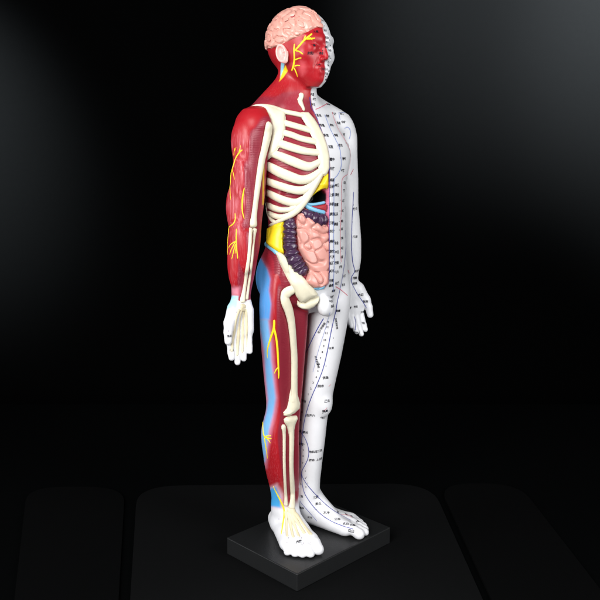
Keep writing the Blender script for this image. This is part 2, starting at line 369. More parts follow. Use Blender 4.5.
def body_material():
    m = bpy.data.materials.new('painted_vinyl'); m.use_nodes = True; nt = m.node_tree; b = nt.nodes['Principled BSDF']
    L = nt.links.new; N = nt.nodes.new
    b.inputs['Roughness'].default_value = .36; b.inputs['Specular IOR Level'].default_value = .38
    at = N('ShaderNodeAttribute'); at.attribute_name = 'paint'
    st = N('ShaderNodeAttribute'); st.attribute_name = 'streak'
    rb = N('ShaderNodeAttribute'); rb.attribute_name = 'ribbing'
    tc = N('ShaderNodeTexCoord'); mp = N('ShaderNodeMapping'); mp.inputs['Scale'].default_value = (620, 620, 34); mp.inputs['Rotation'].default_value = (.16, -.20, 0)
    L(tc.outputs['Object'], mp.inputs['Vector'])
    n = N('ShaderNodeTexNoise'); n.inputs['Scale'].default_value = 1; n.inputs['Detail'].default_value = 3; n.inputs['Distortion'].default_value = .4; L(mp.outputs[0], n.inputs['Vector'])
    rmp = N('ShaderNodeMapRange'); rmp.inputs[1].default_value = .50; rmp.inputs[2].default_value = .66; L(n.outputs['Fac'], rmp.inputs[0])
    mul = N('ShaderNodeMath'); mul.operation = 'MULTIPLY'; L(rmp.outputs[0], mul.inputs[0]); L(st.outputs['Fac'], mul.inputs[1])
    mx = N('ShaderNodeMix'); mx.data_type = 'RGBA'; L(mul.outputs[0], mx.inputs[0]); L(at.outputs['Color'], mx.inputs[6]); mx.inputs[7].default_value = (*srgb(222, 146, 156), 1)
    n2 = N('ShaderNodeTexNoise'); n2.inputs['Scale'].default_value = 45; n2.inputs['Detail'].default_value = 6; L(tc.outputs['Object'], n2.inputs['Vector'])
    mr = N('ShaderNodeMapRange'); mr.inputs[3].default_value = .93; mr.inputs[4].default_value = 1.05; L(n2.outputs['Fac'], mr.inputs[0])
    mm = N('ShaderNodeMix'); mm.data_type = 'RGBA'; mm.blend_type = 'MULTIPLY'; mm.inputs[0].default_value = 1; L(mx.outputs[2], mm.inputs[6]); L(mr.outputs[0], mm.inputs[7])
    L(mm.outputs[2], b.inputs['Base Color'])
    wv = N('ShaderNodeTexWave'); wv.bands_direction = 'Z'; wv.inputs['Scale'].default_value = 110; wv.inputs['Distortion'].default_value = 3.5; wv.inputs['Detail'].default_value = 1
    L(tc.outputs['Object'], wv.inputs['Vector'])
    m1 = N('ShaderNodeMath'); m1.operation = 'MULTIPLY'; L(wv.outputs['Fac'], m1.inputs[0]); rs = N('ShaderNodeMath'); rs.operation = 'MULTIPLY'; rs.inputs[1].default_value = .45; L(rb.outputs['Fac'], rs.inputs[0]); L(rs.outputs[0], m1.inputs[1])
    m2 = N('ShaderNodeMath'); m2.operation = 'MULTIPLY'; L(n.outputs['Fac'], m2.inputs[0]); L(st.outputs['Fac'], m2.inputs[1])
    m3 = N('ShaderNodeMath'); m3.operation = 'ADD'; L(m1.outputs[0], m3.inputs[0]); L(m2.outputs[0], m3.inputs[1])
    n3 = N('ShaderNodeTexNoise'); n3.inputs['Scale'].default_value = 150; n3.inputs['Detail'].default_value = 4; L(tc.outputs['Object'], n3.inputs['Vector'])
    m4 = N('ShaderNodeMath'); m4.operation = 'MULTIPLY_ADD'; m4.inputs[1].default_value = .35; L(n3.outputs['Fac'], m4.inputs[0]); L(m3.outputs[0], m4.inputs[2])
    bp = N('ShaderNodeBump'); bp.inputs['Strength'].default_value = .30; bp.inputs['Distance'].default_value = .0012; L(m4.outputs[0], bp.inputs['Height']); L(bp.outputs['Normal'], b.inputs['Normal'])
    rr = N('ShaderNodeMapRange'); rr.inputs[3].default_value = .30; rr.inputs[4].default_value = .46; L(n3.outputs['Fac'], rr.inputs[0]); L(rr.outputs[0], b.inputs['Roughness'])
    return m

# ------------------------------------------------------------------ the setting: table, pads, backdrop
def box_mesh(name, lo, hi, bevel=0, seg=3):
    import bmesh
    bm = bmesh.new(); bmesh.ops.create_cube(bm, size=1)
    for v in bm.verts:
        for i in range(3): v.co[i] = lo[i] + (v.co[i] + .5) * (hi[i] - lo[i])
    if bevel: bmesh.ops.bevel(bm, geom=bm.edges[:], offset=bevel, segments=seg, affect='EDGES', profile=.5)
    m = bpy.data.meshes.new(name); bm.to_mesh(m); bm.free()
    return m
def prism_mesh(name, outline, z0, z1):
    n = len(outline); V = [(x, y, z0) for x, y in outline] + [(x, y, z1) for x, y in outline]
    e = .0015; cx = sum(p[0] for p in outline) / n; cy = sum(p[1] for p in outline) / n
    Fc = [list(range(n, 2 * n)), list(range(n))[::-1]] + [[i, (i + 1) % n, n + (i + 1) % n, n + i] for i in range(n)]
    m = bpy.data.meshes.new(name); m.from_pydata(V, [], Fc); m.update()
    return m
PAD = .006
t = obj('table_top', box_mesh('table_top', (-2.2, -1.3, -.05 - PAD), (2.2, 1.0, -PAD), .004), M_CLOTH); t['kind'] = 'structure'
# backdrop: one tall sheet that sweeps down behind the table
prof = [(1.75, 3.2), (1.75, .3)] + [(1.75 + .35 * (math.sin(a) ), -.35 - .35 * (1 - math.cos(a)) ) for a in []] + [(1.75, -.9)]
V = []; Fq = []
nx, nz = 2, 24
for j in range(nz + 1):
    z = 3.4 - (4.4) * j / nz
    for i in range(nx + 1): V.append((-4 + 8 * i / nx, 1.75 + .01 * math.sin(j * .5), z))
for j in range(nz):
    for i in range(nx):
        a = j * (nx + 1) + i; Fq.append([a, a + nx + 1, a + nx + 2, a + 1])
bk = obj('backdrop', mesh_np('backdrop', np.array(V), Fq), M_DROP); bk['kind'] = 'structure'
def pad_outline(bl, br, tr, tl, r):
    """four corners, the two far ones rounded"""
    out = [bl, br]
    for p0, p1, p2 in ((br, tr, tl), (tr, tl, bl)):
        p0, p1, p2 = map(np.array, (p0, p1, p2)); u = (p0 - p1) / np.linalg.norm(p0 - p1); v = (p2 - p1) / np.linalg.norm(p2 - p1)
        for k in np.linspace(0, 1, 14):                   # a soft corner
            q = p1 + u * r * (1 - k)**2 + v * r * k**2
            out.append(tuple(q))
    return out
def pad(label, outline, m_):
    o = obj('table_pad', prism_mesh('table_pad', outline, -PAD, -.0005), m_)
    o['label'] = label; o['category'] = 'pad'; o['group'] = 'black pads on the table'
    return o
pad('wide matt black pad under the display block, rounded back corners', pad_outline((-.270, -.35), (.325, -.35), (.318, .333), (-.392, .318), .11), M_MAT)
pad('dark black pad lying left of the pad that carries the block', pad_outline((-.455, -.35), (-.288, -.35), (-.420, .312), (-.655, .312), .09), M_MATD)
pad('darkest black pad lying right of the pad that carries the block', pad_outline((.340, -.35), (.55, -.35), (.530, .333), (.336, .333), .09), M_MATD)

# ------------------------------------------------------------------ the figure
root = bpy.data.objects.new('anatomy_figure', None); C.objects.link(root)
root.location = (0, 0, 0); root.rotation_euler = (0, 0, PSI)
root['label'] = 'standing mannequin, half flayed with bones and organs, half white with lettering, on black block'
root['category'] = 'mannequin'
blk = obj('display_block', box_mesh('display_block', (-.117, -.1112, 0), (.1475, .087, ZB), .0017, 2), M_BLOCK, root)

H = .0017
V, Q = surface_nets(body_grid, (-.208, -.135, -.004), (.188, .10, 1.006), H)
def relax(V, Q, it):
    for _ in range(it):
        acc = np.zeros_like(V); cnt = np.zeros(len(V))
        for i in range(4):
            for j in (1, 3): np.add.at(acc, Q[:, i], V[Q[:, (i + j) % 4]]); np.add.at(cnt, Q[:, i], 1)
        V = V * .5 + acc / cnt[:, None] * .5
    return V
V = relax(V, Q, 3)
Vn = grad(V)
def paint_body(V, N):
    n = len(V); x, y, z = V.T; img = toimg(V)
    D = np.stack([evalp(V, (g,)) for g in GROUPS], 1); gi = np.argmin(D, 1); G = lambda g: gi == GROUPS.index(g)
    view = CAM_L - V; view /= np.linalg.norm(view, axis=1, keepdims=True); face = sstep(-.05, .12, (N * view).sum(1))
    col = np.tile(WHITE, (n, 1)); streak = np.zeros(n); rib = np.zeros(n)
    def put(mask, c): 
        col[:] = col * (1 - mask[:, None]) + np.asarray(c) * mask[:, None]
    right = sstep(.0012, -.0012, x)
    T = (G('torso') | G('head')) * 1.
    put(T * right, RED)
    flay = (G('arm_r') | G('leg_r')) * 1.
    put(flay, RED)
    # trunk: deep crimson between the ribs and on the flank
    tr = G('torso') * right
    put(tr * sstep(.845, .835, z), CRIM); rib = np.maximum(rib, tr * sstep(.80, .78, z))
    neck = poly_sd(img, [(282, 93), (300, 90), (304, 96), (305, 104), (303, 113), (285, 109), (266, 104)])
    put(tr * face * sstep(-1.5, 1.5, neck), srgb(146, 42, 56))
    # cut faces of arm and leg
    for g in ('arm_r', 'leg_r'):
        zz, cols = [p for p in P if p.group == g][0].fn.cols
        cy = np.interp(z, zz, cols[1]); flat = G(g) * sstep(.80, .93, -N[:, 1]) * sstep(-.2, -.4, (y - cy) / np.interp(z, zz, cols[3]))
        if g == 'arm_r': flat = flat * sstep(.812, .80, z)
        put(flat, CRIM if g == 'leg_r' else srgb(138, 36, 54)); rib = np.maximum(rib, flat * .6)
        inner = G(g) * sstep(.2, .5, N[:, 0]) * sstep(.3, .1, N[:, 1])
        put(inner, srgb(150, 36, 50))
    # white of feet, hands, wrist
    put(G('foot_r') * sstep(.078, .058, z), WHITE); put(G('leg_r') * sstep(.078, .058, z), WHITE)
    put(G('arm_r') * sstep(.486, .474, z), WHITE)
    az = np.arctan2(-(x - np.interp(z, zz, cols[0])), -(y - cy))          # 0 = front, +90 = outer side
    A = lambda g, poly, c, soft, s=1.: put(G(g) * face * sstep(-soft, soft, poly_sd(img, poly)) * s, c)
    # pale brushed muscle of the arm
    zz, cols = [p for p in P if p.group == 'arm_r'][0].fn.cols
    ua = np.arctan2(-(x - np.interp(z, zz, cols[0])), -(y - np.interp(z, zz, cols[1])))
    band = G('arm_r') * sstep(.35, .9, ua) * sstep(.492, .52, z)
    zs = np.interp(z, [.49, .53, .58, .62, .66, .70, .735, .76, .775, .80], [.18, .18, .10, .30, .45, .45, .22, .55, .10, .0])
    streak = np.maximum(streak, band * zs)
    put(band * np.interp(z, [.55, .62, .68, .735, .752, .775], [0, .05, .12, .03, .12, 0]) * (.5 + .5 * np.sin(z * 170 + ua * 2.2)), srgb(214, 130, 146))
    streak = np.maximum(streak, G('leg_r') * .10 * sstep(.08, .12, z) * sstep(-.85, -.6, N[:, 1]) + tr * .05 * sstep(.79, .83, z) + G('head') * right * .03)
    # wrist cuff
    A('arm_r', [(226, 295), (238.5, 296), (236.5, 309), (226, 310)], srgb(150, 208, 228), 1.0)
    A('hand_r', [(226, 295), (238.5, 296), (236.5, 308), (226, 309)], srgb(170, 216, 230), 1.2)
    A('arm_r', [(226, 287), (240, 287), (239, 295), (226, 295)], srgb(214, 150, 170), 2.5, .6)
    # airbrushed blue of thigh and calf
    A('torso', [(250, 240), (262, 243.5), (267.5, 249), (272.2, 257), (274, 262), (274.5, 335), (250, 335)], srgb(160, 40, 56), .8)
    for g in ('leg_r', 'torso'):
        A(g, [(254, 262), (259, 252), (264, 260), (268.5, 268), (271.5, 279), (270.5, 291), (272.5, 305), (271, 318), (258, 318)], srgb(196, 120, 150), 3.2, .55)
        A(g, [(252, 262), (258.5, 254), (263, 262), (267.2, 269), (270.2, 279), (269, 291), (271, 304), (269.5, 320), (256, 320)], srgb(86, 158, 226), 1.6)
    A('leg_r', [(258, 320), (270, 320), (272, 335), (273.5, 360), (276, 385), (277.5, 398), (276, 412), (272, 430), (268, 450), (266, 468), (261, 466), (260, 430), (263, 412), (264, 395), (263, 370), (260, 345)], srgb(206, 140, 166), 3, .75)
    A('leg_r', [(258, 319.5), (268, 319.5), (270, 335), (271, 360), (274, 385), (275.5, 398), (273.5, 412), (269, 430), (267, 446), (265, 462), (261, 462), (261, 430), (266, 413), (268, 400), (266, 380), (264, 350)], srgb(112, 172, 222), 1.8)
    A('leg_r', [(268, 488), (277, 484), (283, 494), (284, 510), (268, 510)], srgb(222, 186, 200), 3, .8)
    A('leg_r', [(268, 489), (276, 487), (280, 497), (281, 508), (268, 506)], srgb(70, 160, 220), 2.0)
    A('leg_r', [(268, 508), (300, 512), (300, 530), (262, 530)], WHITE, 2.5)
    # belly: crimson wall, pink rim along the midline, pale pubic bone
    A('torso', [(311, 291), (316, 287), (324, 289), (328, 284), (336, 290), (336, 330), (312, 322), (309, 314), (308.5, 305), (314, 303)], WHITE, 1.0)
    rib = rib * sstep(.30, .15, col[:, 1])
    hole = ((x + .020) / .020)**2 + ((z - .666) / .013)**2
    put(tr * sstep(1.25, 1.0, hole) * np.maximum(sstep(-.0715, -.0685, y), sstep(.9, .6, hole)), (.004, .004, .005))  # shade inside the hollow, painted in as near-black
    put(tr * sstep(-.0045, -.0025, x) * sstep(.696, .69, z) * sstep(.505, .515, z) * sstep(-.066, -.070, y), srgb(206, 112, 142))
    # head: jaw highlights, lips, ear cords
    A('head', [(288, 77), (291, 76), (291, 83), (288.5, 84)], srgb(214, 140, 150), 1.6, .7)
    A('head', [(300, 60), (305, 62), (306, 72), (302, 76), (299, 70)], srgb(212, 100, 108), 3.0, .45)
    A('head', [(321.5, 67.5), (326, 67.8), (326, 70.8), (321.5, 70)], srgb(60, 28, 36), .8, .7)
    for g in ('head', 'torso'):
        A(g, [(281.2, 60), (285.0, 61), (283.2, 71), (280.3, 78)], srgb(140, 200, 222), .5)
        A(g, [(285.4, 65), (287.8, 71), (283.5, 77), (279.2, 81.5), (282, 73)], srgb(236, 204, 40), .5)
    # outer side strip of fat behind the ribs
    A('torso', [(262.6, 160), (264.6, 160), (264.0, 200), (262.2, 212)], srgb(200, 160, 40), .5)
    A('arm_r', [(263.0, 158), (264.6, 158), (263.9, 205), (262.3, 205)], srgb(200, 160, 40), .5)
    return col, streak, rib
col, streak, rib = paint_body(V, Vn)
bm_ = mesh_np('body', V + UP, Q)
a = bm_.color_attributes.new('paint', 'FLOAT_COLOR', 'POINT'); a.data.foreach_set('color', np.concatenate([col, np.ones((len(col), 1))], 1).astype(np.float32).ravel())
for nm, arr in (('streak', streak), ('ribbing', rib)):
    a = bm_.attributes.new(nm, 'FLOAT', 'POINT'); a.data.foreach_set('value', arr.astype(np.float32))
body = obj('body', bm_, body_material(), root)

# --- relief pieces: an outline laid on the body and raised from it
def relief(name, poly, mat_, groups, height, edge, parent=root, bump=None, step=.4, label=None, cap=None):
    poly = np.asarray(poly, float); lo = poly.min(0) - 1.5; hi = poly.max(0) + 1.5
    gx = np.arange(lo[0], hi[0] + step, step); gy = np.arange(lo[1], hi[1] + step, step)
    X, Y = np.meshgrid(gx, gy); pts = np.stack([X.ravel(), Y.ravel()], 1); sd = poly_sd(pts, poly)
    use = sd > -1.2; p, n = np.zeros((len(pts), 3)), np.zeros((len(pts), 3)); p[use], n[use] = trace(pts[use], groups)
    s = np.clip(sd / edge, -1.2, 1); h = np.where(s > 0, height * np.sqrt(np.clip(s * (2 - s), 0, 1)), height * s * 1.4) - .0002
    if bump is not None: h = h + bump(p, pts, sd) * np.clip(sd / 1.5, 0, 1)
    p = p + n * h[:, None]
    W, Hn = len(gx), len(gy); ix = np.arange(W * Hn).reshape(Hn, W)
    q = np.stack([ix[:-1, :-1], ix[1:, :-1], ix[1:, 1:], ix[:-1, 1:]], -1).reshape(-1, 4); q = q[use[q].all(1)]
    used = np.unique(q); re = np.full(W * Hn, -1); re[used] = np.arange(len(used))
    return obj(name, mesh_np(name, p[used] + UP, re[q]), mat_, parent, label)

def smooth_path(ctrl, step=.8):
    c = np.asarray(ctrl, float)
    if len(c) < 3: 
        n = max(2, int(np.hypot(*(c[1] - c[0])[:2]) / step) + 1); return c[0] + (c[1] - c[0]) * np.linspace(0, 1, n)[:, None]
    out = []
    e = np.concatenate([[2 * c[0] - c[1]], c, [2 * c[-1] - c[-2]]])
    for i in range(1, len(e) - 2):
        p0, p1, p2, p3 = e[i - 1:i + 3]; n = max(2, int(np.hypot(*(p2 - p1)[:2]) / step) + 1)
        for t_ in np.linspace(0, 1, n, endpoint=False):
            out.append(.5 * (2 * p1 + (p2 - p0) * t_ + (2 * p0 - 5 * p1 + 4 * p2 - p3) * t_**2 + (3 * p1 - p0 - 3 * p2 + p3) * t_**3))
    return np.array(out + [c[-1]])
PXM = .00181                                              # metres on the figure per measured picture point
def tube_rows(p, n, w_, hgt, sink, ns=10, capped=True):
    """an oval tube lying on the surface: p centre line, n normals, w_ half widths, hgt rise above the surface"""
    T_ = np.gradient(p, axis=0); T_ /= np.linalg.norm(T_, axis=1, keepdims=True) + 1e-9
    S = np.cross(T_, n); S /= np.linalg.norm(S, axis=1, keepdims=True) + 1e-9
    ang = np.linspace(0, 2 * math.pi, ns, endpoint=False); V_ = []
    m = len(p); w2 = np.array(w_, float); h2 = np.array(hgt, float) * np.ones(m)
    if capped:                                           # rounded ends
        d0 = np.concatenate([[0], np.cumsum(np.linalg.norm(np.diff(p, axis=0), axis=1))]); R_ = np.median(w2)
        e = np.minimum(d0, d0[-1] - d0) / max(R_, 1e-6); tp = np.sqrt(np.clip(1 - (1 - np.clip(e, 0, 1))**2, .02, 1)); w2 = w2 * tp; h2 = h2 * tp
    for i in range(m):
        r = (h2[i] + sink) / 2; c = p[i] + n[i] * (h2[i] - sink) / 2
        V_.append(c + S[i] * np.cos(ang)[:, None] * w2[i] + n[i] * np.sin(ang)[:, None] * r)
    V_ = np.concatenate(V_); Fs = []
    for i in range(m - 1):
        for j in range(ns):
            k = (j + 1) % ns; Fs.append([i * ns + j, i * ns + k, (i + 1) * ns + k, (i + 1) * ns + j])
    Fs.append(list(range(ns))[::-1]); Fs.append([(m - 1) * ns + j for j in range(ns)])
    return V_, Fs
def bone(name, ctrl, mat_, groups, rise=.75, parent=root, sink=.0015, smoothn=5, label=None, ns=12, mb=None, lift=0.0):
    """ctrl rows: x, y, half width (picture points); a rounded bar along that line on the body"""
    s = smooth_path(ctrl, 1.0); p, n = trace(s[:, :2], groups)
    for _ in range(smoothn):
        n[1:-1] = (n[:-2] + n[1:-1] * 2 + n[2:]) / 4; p[1:-1] = (p[:-2] + p[1:-1] * 2 + p[2:]) / 4
    n /= np.linalg.norm(n, axis=1, keepdims=True)
    wm = s[:, 2] * PXM * np.linalg.norm(p - CAM_L, axis=1) / 1.40
    V_, Fs = tube_rows(p + n * lift, n, wm, wm * rise, sink, ns)
    if mb is not None: mb.add(V_ + UP, Fs); return None
    return obj(name, mesh_np(name, V_ + UP, Fs), mat_, parent, label)

# --- rib cage: sternum carries ribs, costal arch, collarbone and shoulder blade
TG = ('torso',)
HOLE[0] = CARVE[0] = 0.0
cage = relief('rib_cage', [(302, 112.5), (308.6, 112.5), (314, 118.5), (319, 126.5), (323.2, 135), (327, 145.5), (329.2, 156), (329.4, 168), (326.5, 174.5), (322.5, 175), (320, 168),
               (319.8, 158), (317.5, 146), (313, 135.5), (308, 125), (303, 117)], M_BONE, TG, .0032, 3)
ribs = [[(278.5, 120.4, 3), (290, 123.6, 2.9), (300, 126.4, 2.9), (316, 131.2, 3)],
        [(278.5, 130.8, 2.8), (292, 134.3, 2.9), (302, 138, 2.9), (322, 142.2, 3)],
        [(274.5, 141.4, 3.4), (295, 148, 3.6), (309, 151.3, 3.2), (324, 152.4, 2.8)],
        [(267, 151.8, 3), (280, 156.2, 3.6), (292, 161, 4.1), (307, 166.4, 3.9), (314, 165, 3.2), (325, 158.8, 2.4)],
        [(264.5, 165, 3.8), (272, 168.8, 4.2), (281, 173.2, 4.4), (292, 177.4, 4.3), (302, 180.0, 3.9), (312, 177.5, 3.6), (325, 168, 2.6)],
        [(263.8, 180.5, 3.3), (272, 183.6, 3.4), (281, 186.6, 3.5), (291, 189.4, 3.5), (301, 190.6, 3.6), (309, 188, 3.4), (317, 181.5, 3)],
        [(263.2, 191.8, 3.0), (271, 195.3, 3.4), (279, 198.9, 3.5), (289, 202.0, 3.5), (298, 202.4, 3.4), (306, 198, 3.4)],
        [(264, 204, 3.0), (271, 207.3, 3.0), (279, 209.8, 2.5), (289, 209.6, 2.2), (297, 206.5, 3)],
        [(266.5, 212.5, 2.2), (272, 215.6, 2.4), (280, 217.2, 2.4), (289, 215, 2.2), (296, 210.5, 2.6)],
        [(264.6, 207, 1.4), (267, 214, 1.5), (270.5, 220.5, 1.6), (275, 222.3, 1.6)]]
for r in ribs: bone('rib', [(x, y, q * 1.16) for x, y, q in r], M_BONE, TG, .30, cage, .0065)
bone('costal_arch', [(268.5, 225.6, 1.6), (275, 222.6, 2.0), (283, 218.8, 2.5), (291, 214.7, 3.2), (299, 208, 3.8), (306, 199, 4.2), (312, 189, 4.4), (318, 179.5, 4.0), (323, 171, 3.0)], M_BONE, TG, .34, cage, .0075)
relief('shoulder_blade', [(259, 104.6), (266, 104.4), (276, 107.5), (284.5, 112), (284.8, 118), (284.6, 128), (282.8, 137), (278.5, 146.5), (274.5, 153), (266.6, 159.5), (264.6, 158.2), (268.2, 148), (270.6, 136), (271.6, 124), (270.2, 116.5), (266.5, 110.5)], M_BONE, TG, .0042, 5, cage)
bone('collarbone', [(249.6, 107.4, 1.0), (255, 105.6, 1.8), (263, 105.6, 2.4), (273, 107.8, 2.8), (285, 111.2, 2.6), (296, 113.4, 2.6), (305, 115.5, 2.8)], M_BONE, TG, .55, cage, .005)
HOLE[0] = CARVE[0] = 1.0
# --- throat bones
th = bone('throat_bone', [(300.6, 92.5, 2.2), (301.2, 95.3, 2.6), (300.8, 98, 2.3), (299.6, 100.5, 2.5), (300.6, 103.5, 2.4), (302.6, 107, 1.8), (304.2, 111, 1.5)], M_BONE, ('torso',), .9)
obj('cartilage', mesh_np('cartilage', *(lambda v: (v[0] + UP, v[1]))(tube_rows(*(lambda s: (s[0], s[1], np.full(5, .0032), .0030))(trace(np.array([(298.3, 97.8), (298.6, 98.6), (298.8, 99.4), (299, 100.2), (299.3, 101)]), ('torso',))), .002))), M_BONE, th)
# --- arm bones
AG = ('arm_r', 'torso')
bone('upper_arm_bone', [(x, y, q * 1.12) for x, y, q in [(268.6, 121.5, 3.0), (267.8, 127, 4.0), (266.3, 136, 4.3), (263.4, 150, 3.7), (261, 160, 3.5), (258.8, 174, 3.2), (257, 187, 3.0), (254.6, 206, 2.8), (253.4, 216, 3.1), (252.6, 222, 3.9), (252.2, 228, 4.3)]], M_BONE, ('arm_r',), .85)
bone('thumb_side_bone', [(250.6, 228.0, 3.2), (250.2, 233, 2.2), (249.8, 243, 1.9), (248.6, 258, 1.75), (246.2, 275, 1.8), (243.8, 291, 2.1), (242.4, 299, 3.0), (241.9, 303, 3.3)], M_BONE, ('arm_r',), .85)
bone('little_finger_side_bone', [(254.6, 227.8, 3.0), (254.0, 233, 2.2), (253.2, 243, 1.8), (251.9, 258, 1.7), (249.9, 275, 1.6), (247.6, 291, 1.7), (246.4, 300, 2.0)], M_BONE, ('arm_r',), .85)
hb = MB()
for path in ([(239.5, 309, 1.2), (236.6, 318, 1.0), (234.6, 330, 1.2), (232.6, 342, 1.0), (231.6, 352, 1.0)], [(241.6, 310, 1.2), (239.8, 320, 1.0), (238.6, 333, 1.25), (237.6, 346, 1.0), (237.0, 356, 1.0)],
             [(243.6, 310, 1.2), (243.2, 320, 1.0), (242.8, 333, 1.2), (242.4, 345, .95), (242.2, 353, .9)], [(245.6, 309, 1.2), (246.4, 318, .95), (246.6, 330, 1.1), (246.6, 340, .9), (246.4, 348, .85)],
             [(240.4, 305.6, 1.6), (243, 306.6, 1.8), (246, 305.6, 1.5)], [(240, 309, 1.4), (243, 310, 1.5), (246, 309, 1.3)]):
    bone('', [(x, y, q * 1.45) for x, y, q in path], None, ('hand_r', 'arm_r'), .42, None, .0012, mb=hb, ns=8)
obj('hand_bones', hb.mesh('hand_bones'), M_TENDON, root)
# --- leg bones
LG = ('leg_r', 'torso')
hip = relief('hip_bone', [(275.8, 252.6), (279, 251.8), (284.2, 255), (289.5, 261.5), (295, 269), (301.5, 276), (307.5, 282), (313.5, 288), (317.5, 293.5), (314, 297), (308.5, 298.5), (303.5, 301.8), (299.5, 301), (296, 296), (292.5, 288), (287.5, 279), (283.5, 271), (279.5, 263)], M_BONE, LG, .011, 6.5)
relief('sit_bone', [(297.5, 300.6), (300, 302), (303.6, 302.2), (309, 299.2), (318.3, 295.4), (317.5, 300.5), (313, 305), (307.5, 307.4), (301, 306.6), (297, 304.2)], M_BONE, LG, .0105, 3.6, hip)
bone('hip_crest_tendon', [(260.4, 240.3, 1.5), (264, 243.4, 1.9), (269, 246.8, 2.1), (274.5, 250.6, 2.3), (278, 254, 2.4)], M_BLUE, LG, .9, hip, .002)
thigh = bone('thigh_bone', [(296, 288.5, 4.4), (291, 289.5, 5.0), (286.5, 292.2, 5.4), (283.8, 296.5, 5.2), (284.0, 301, 5.6), (287.2, 309, 5.4), (290.0, 320, 4.7), (292.2, 338, 4.1), (293.4, 358, 4.0), (293.4, 376, 4.0), (293.2, 392, 4.2), (293.2, 399, 4.8), (292.8, 404, 5.0)], M_BONE, LG, .85, lift=.0)
relief('knee_condyle', [(291, 388), (295, 388), (298.0, 397), (299.4, 403), (298.8, 408.5), (294, 413.2), (288, 416.2), (283.8, 415.6), (283.4, 412.4), (287, 408.4), (288.6, 402), (289.6, 395)], M_BONE, ('leg_r',), .0084, 6, thigh)
shin = bone('shin_bone', [(291, 422, 3.2), (291, 426, 3.4), (291, 431, 3.2), (291.0, 445, 3.0), (290.8, 465, 2.7), (291.6, 482, 2.7), (292.2, 495, 2.8), (291.8, 503, 3.2), (290.8, 509.5, 3.6)], M_BONE, ('leg_r', 'foot_r'), .85)
relief('shin_bone_head', [(283.8, 419.4), (286, 417.2), (291, 415.8), (296.6, 415.6), (297.4, 418.4), (295.0, 424), (293.6, 431), (292.2, 441), (289.8, 441), (288.4, 432), (287.0, 426.5), (284.4, 422.4)], M_BONE, ('leg_r',), .0068, 5, shin)
bone('calf_bone', [(282.8, 424.5, 1.9), (283.2, 427.5, 2.6), (283.9, 433, 2.0), (284.0, 445, 1.8), (284.2, 465, 1.6), (285, 485, 1.5), (285.8, 498, 1.6), (285.8, 506, 1.9)], M_BONE, ('leg_r', 'foot_r'), .85)
fb = MB()
for path in ([(289, 510.5, 2.2), (296, 514.5, 1.8), (301, 521, 1.3), (306.5, 528.5, 1.2), (311.5, 535, 1.4)], [(291, 511, 2.2), (295, 518, 1.5), (300, 526, 1.1), (305, 534, 1.2)],
             [(290, 511.5, 2.2), (292.6, 520, 1.4), (296, 529, 1.0), (299.5, 537, 1.1)], [(288, 511, 2), (289.6, 520, 1.3), (291.6, 530, 1.0), (293.6, 538, 1.0)],
             [(286, 510.5, 1.6), (286.2, 520, 1.1), (286.6, 530, .9), (287.4, 537, .9)], [(286.6, 508.6, 2.0), (291, 510.2, 3.0), (296, 512.6, 2.0)]):
    bone('', [(x, y, q * 1.35) for x, y, q in path], None, ('foot_r', 'leg_r'), .40, None, .0012, mb=fb, ns=8)
obj('foot_bones', fb.mesh('foot_bones'), M_TENDON, root)

# --- belly organs
def waves(scale, n=26, seed=3):
    r = np.random.default_rng(seed); k = r.normal(size=(n, 3)); k /= np.linalg.norm(k, axis=1, keepdims=True); k *= 2 * math.pi / scale; ph = r.uniform(0, 6.28, n)
    return lambda p: sum(np.cos(p @ k[i] + ph[i]) for i in range(n)) * math.sqrt(2 / n)
wg = waves(.0235, 22, 11)
def gut(p, pts, sd):
    v = wg(p); return .0050 * (np.sin(np.minimum(np.abs(v) / 1.05, 1) * math.pi / 2)**.75 - .8)
relief('small_intestine', [(297, 214.5), (301, 212.5), (306, 214), (312, 219.5), (318, 223), (327.4, 224.5), (327.6, 250), (327.4, 276), (326, 283.5), (320, 287), (313, 287.5), (305, 282),
        (307, 276), (308, 268), (303, 258), (298.5, 249), (297.2, 236), (296, 226)], M_PINK, TG, .0105, 4, bump=gut)
def haustra(name, ctrl, rise=.95):
    s = smooth_path(ctrl, .35); d = np.concatenate([[0], np.cumsum(np.hypot(*np.diff(s[:, :2], axis=0).T))])
    p, n = trace(s[:, :2], TG)
    for _ in range(12): n[1:-1] = (n[:-2] + n[1:-1] * 2 + n[2:]) / 4; p[1:-1] = (p[:-2] + p[1:-1] * 2 + p[2:]) / 4
    n /= np.linalg.norm(n, axis=1, keepdims=True)
    k = np.abs(np.sin(d * math.pi / 5.6 + .9 * np.sin(d * .23 + 1) + .5 * np.sin(d * .51)))**.75; wm = s[:, 2] * PXM * (.86 + .17 * k)
    V_, Fs = tube_rows(p + n * .002, n, wm, wm * rise * (.84 + .20 * k), .006, 18)
    dd = np.repeat(d, 18); aa = np.tile(np.linspace(0, 2 * math.pi, 18, endpoint=False), len(p)); cc = np.repeat(p + n * .004, 18, axis=0)
    V_ = cc + (V_ - cc) * (1 + .07 * np.sin(aa * 2.0 + dd * .9) + .06 * np.sin(aa * 5 - dd * 1.25 + 2 * np.sin(dd * .4)))[:, None]
    r = np.random.default_rng(5); V_ = V_ + r.normal(size=V_.shape) * .00006
    return obj(name, mesh_np(name, V_ + UP, Fs), M_PURP, root)
haustra('ascending_colon', [(290.6, 217, 5.0), (290, 225, 5.8), (290, 236, 6.0), (290.2, 246, 6.4), (292.5, 256, 6.8), (297, 264.5, 7.0), (302, 271, 6.2), (305, 275.5, 4.6)])
HOLE[0] = 0.0
haustra('transverse_colon', [(300.5, 210.5, 2.8), (305, 213.5, 4.2), (311, 217.0, 5.4), (319, 219.6, 5.8), (326.4, 220.2, 5.6)])
HOLE[0] = 1.0
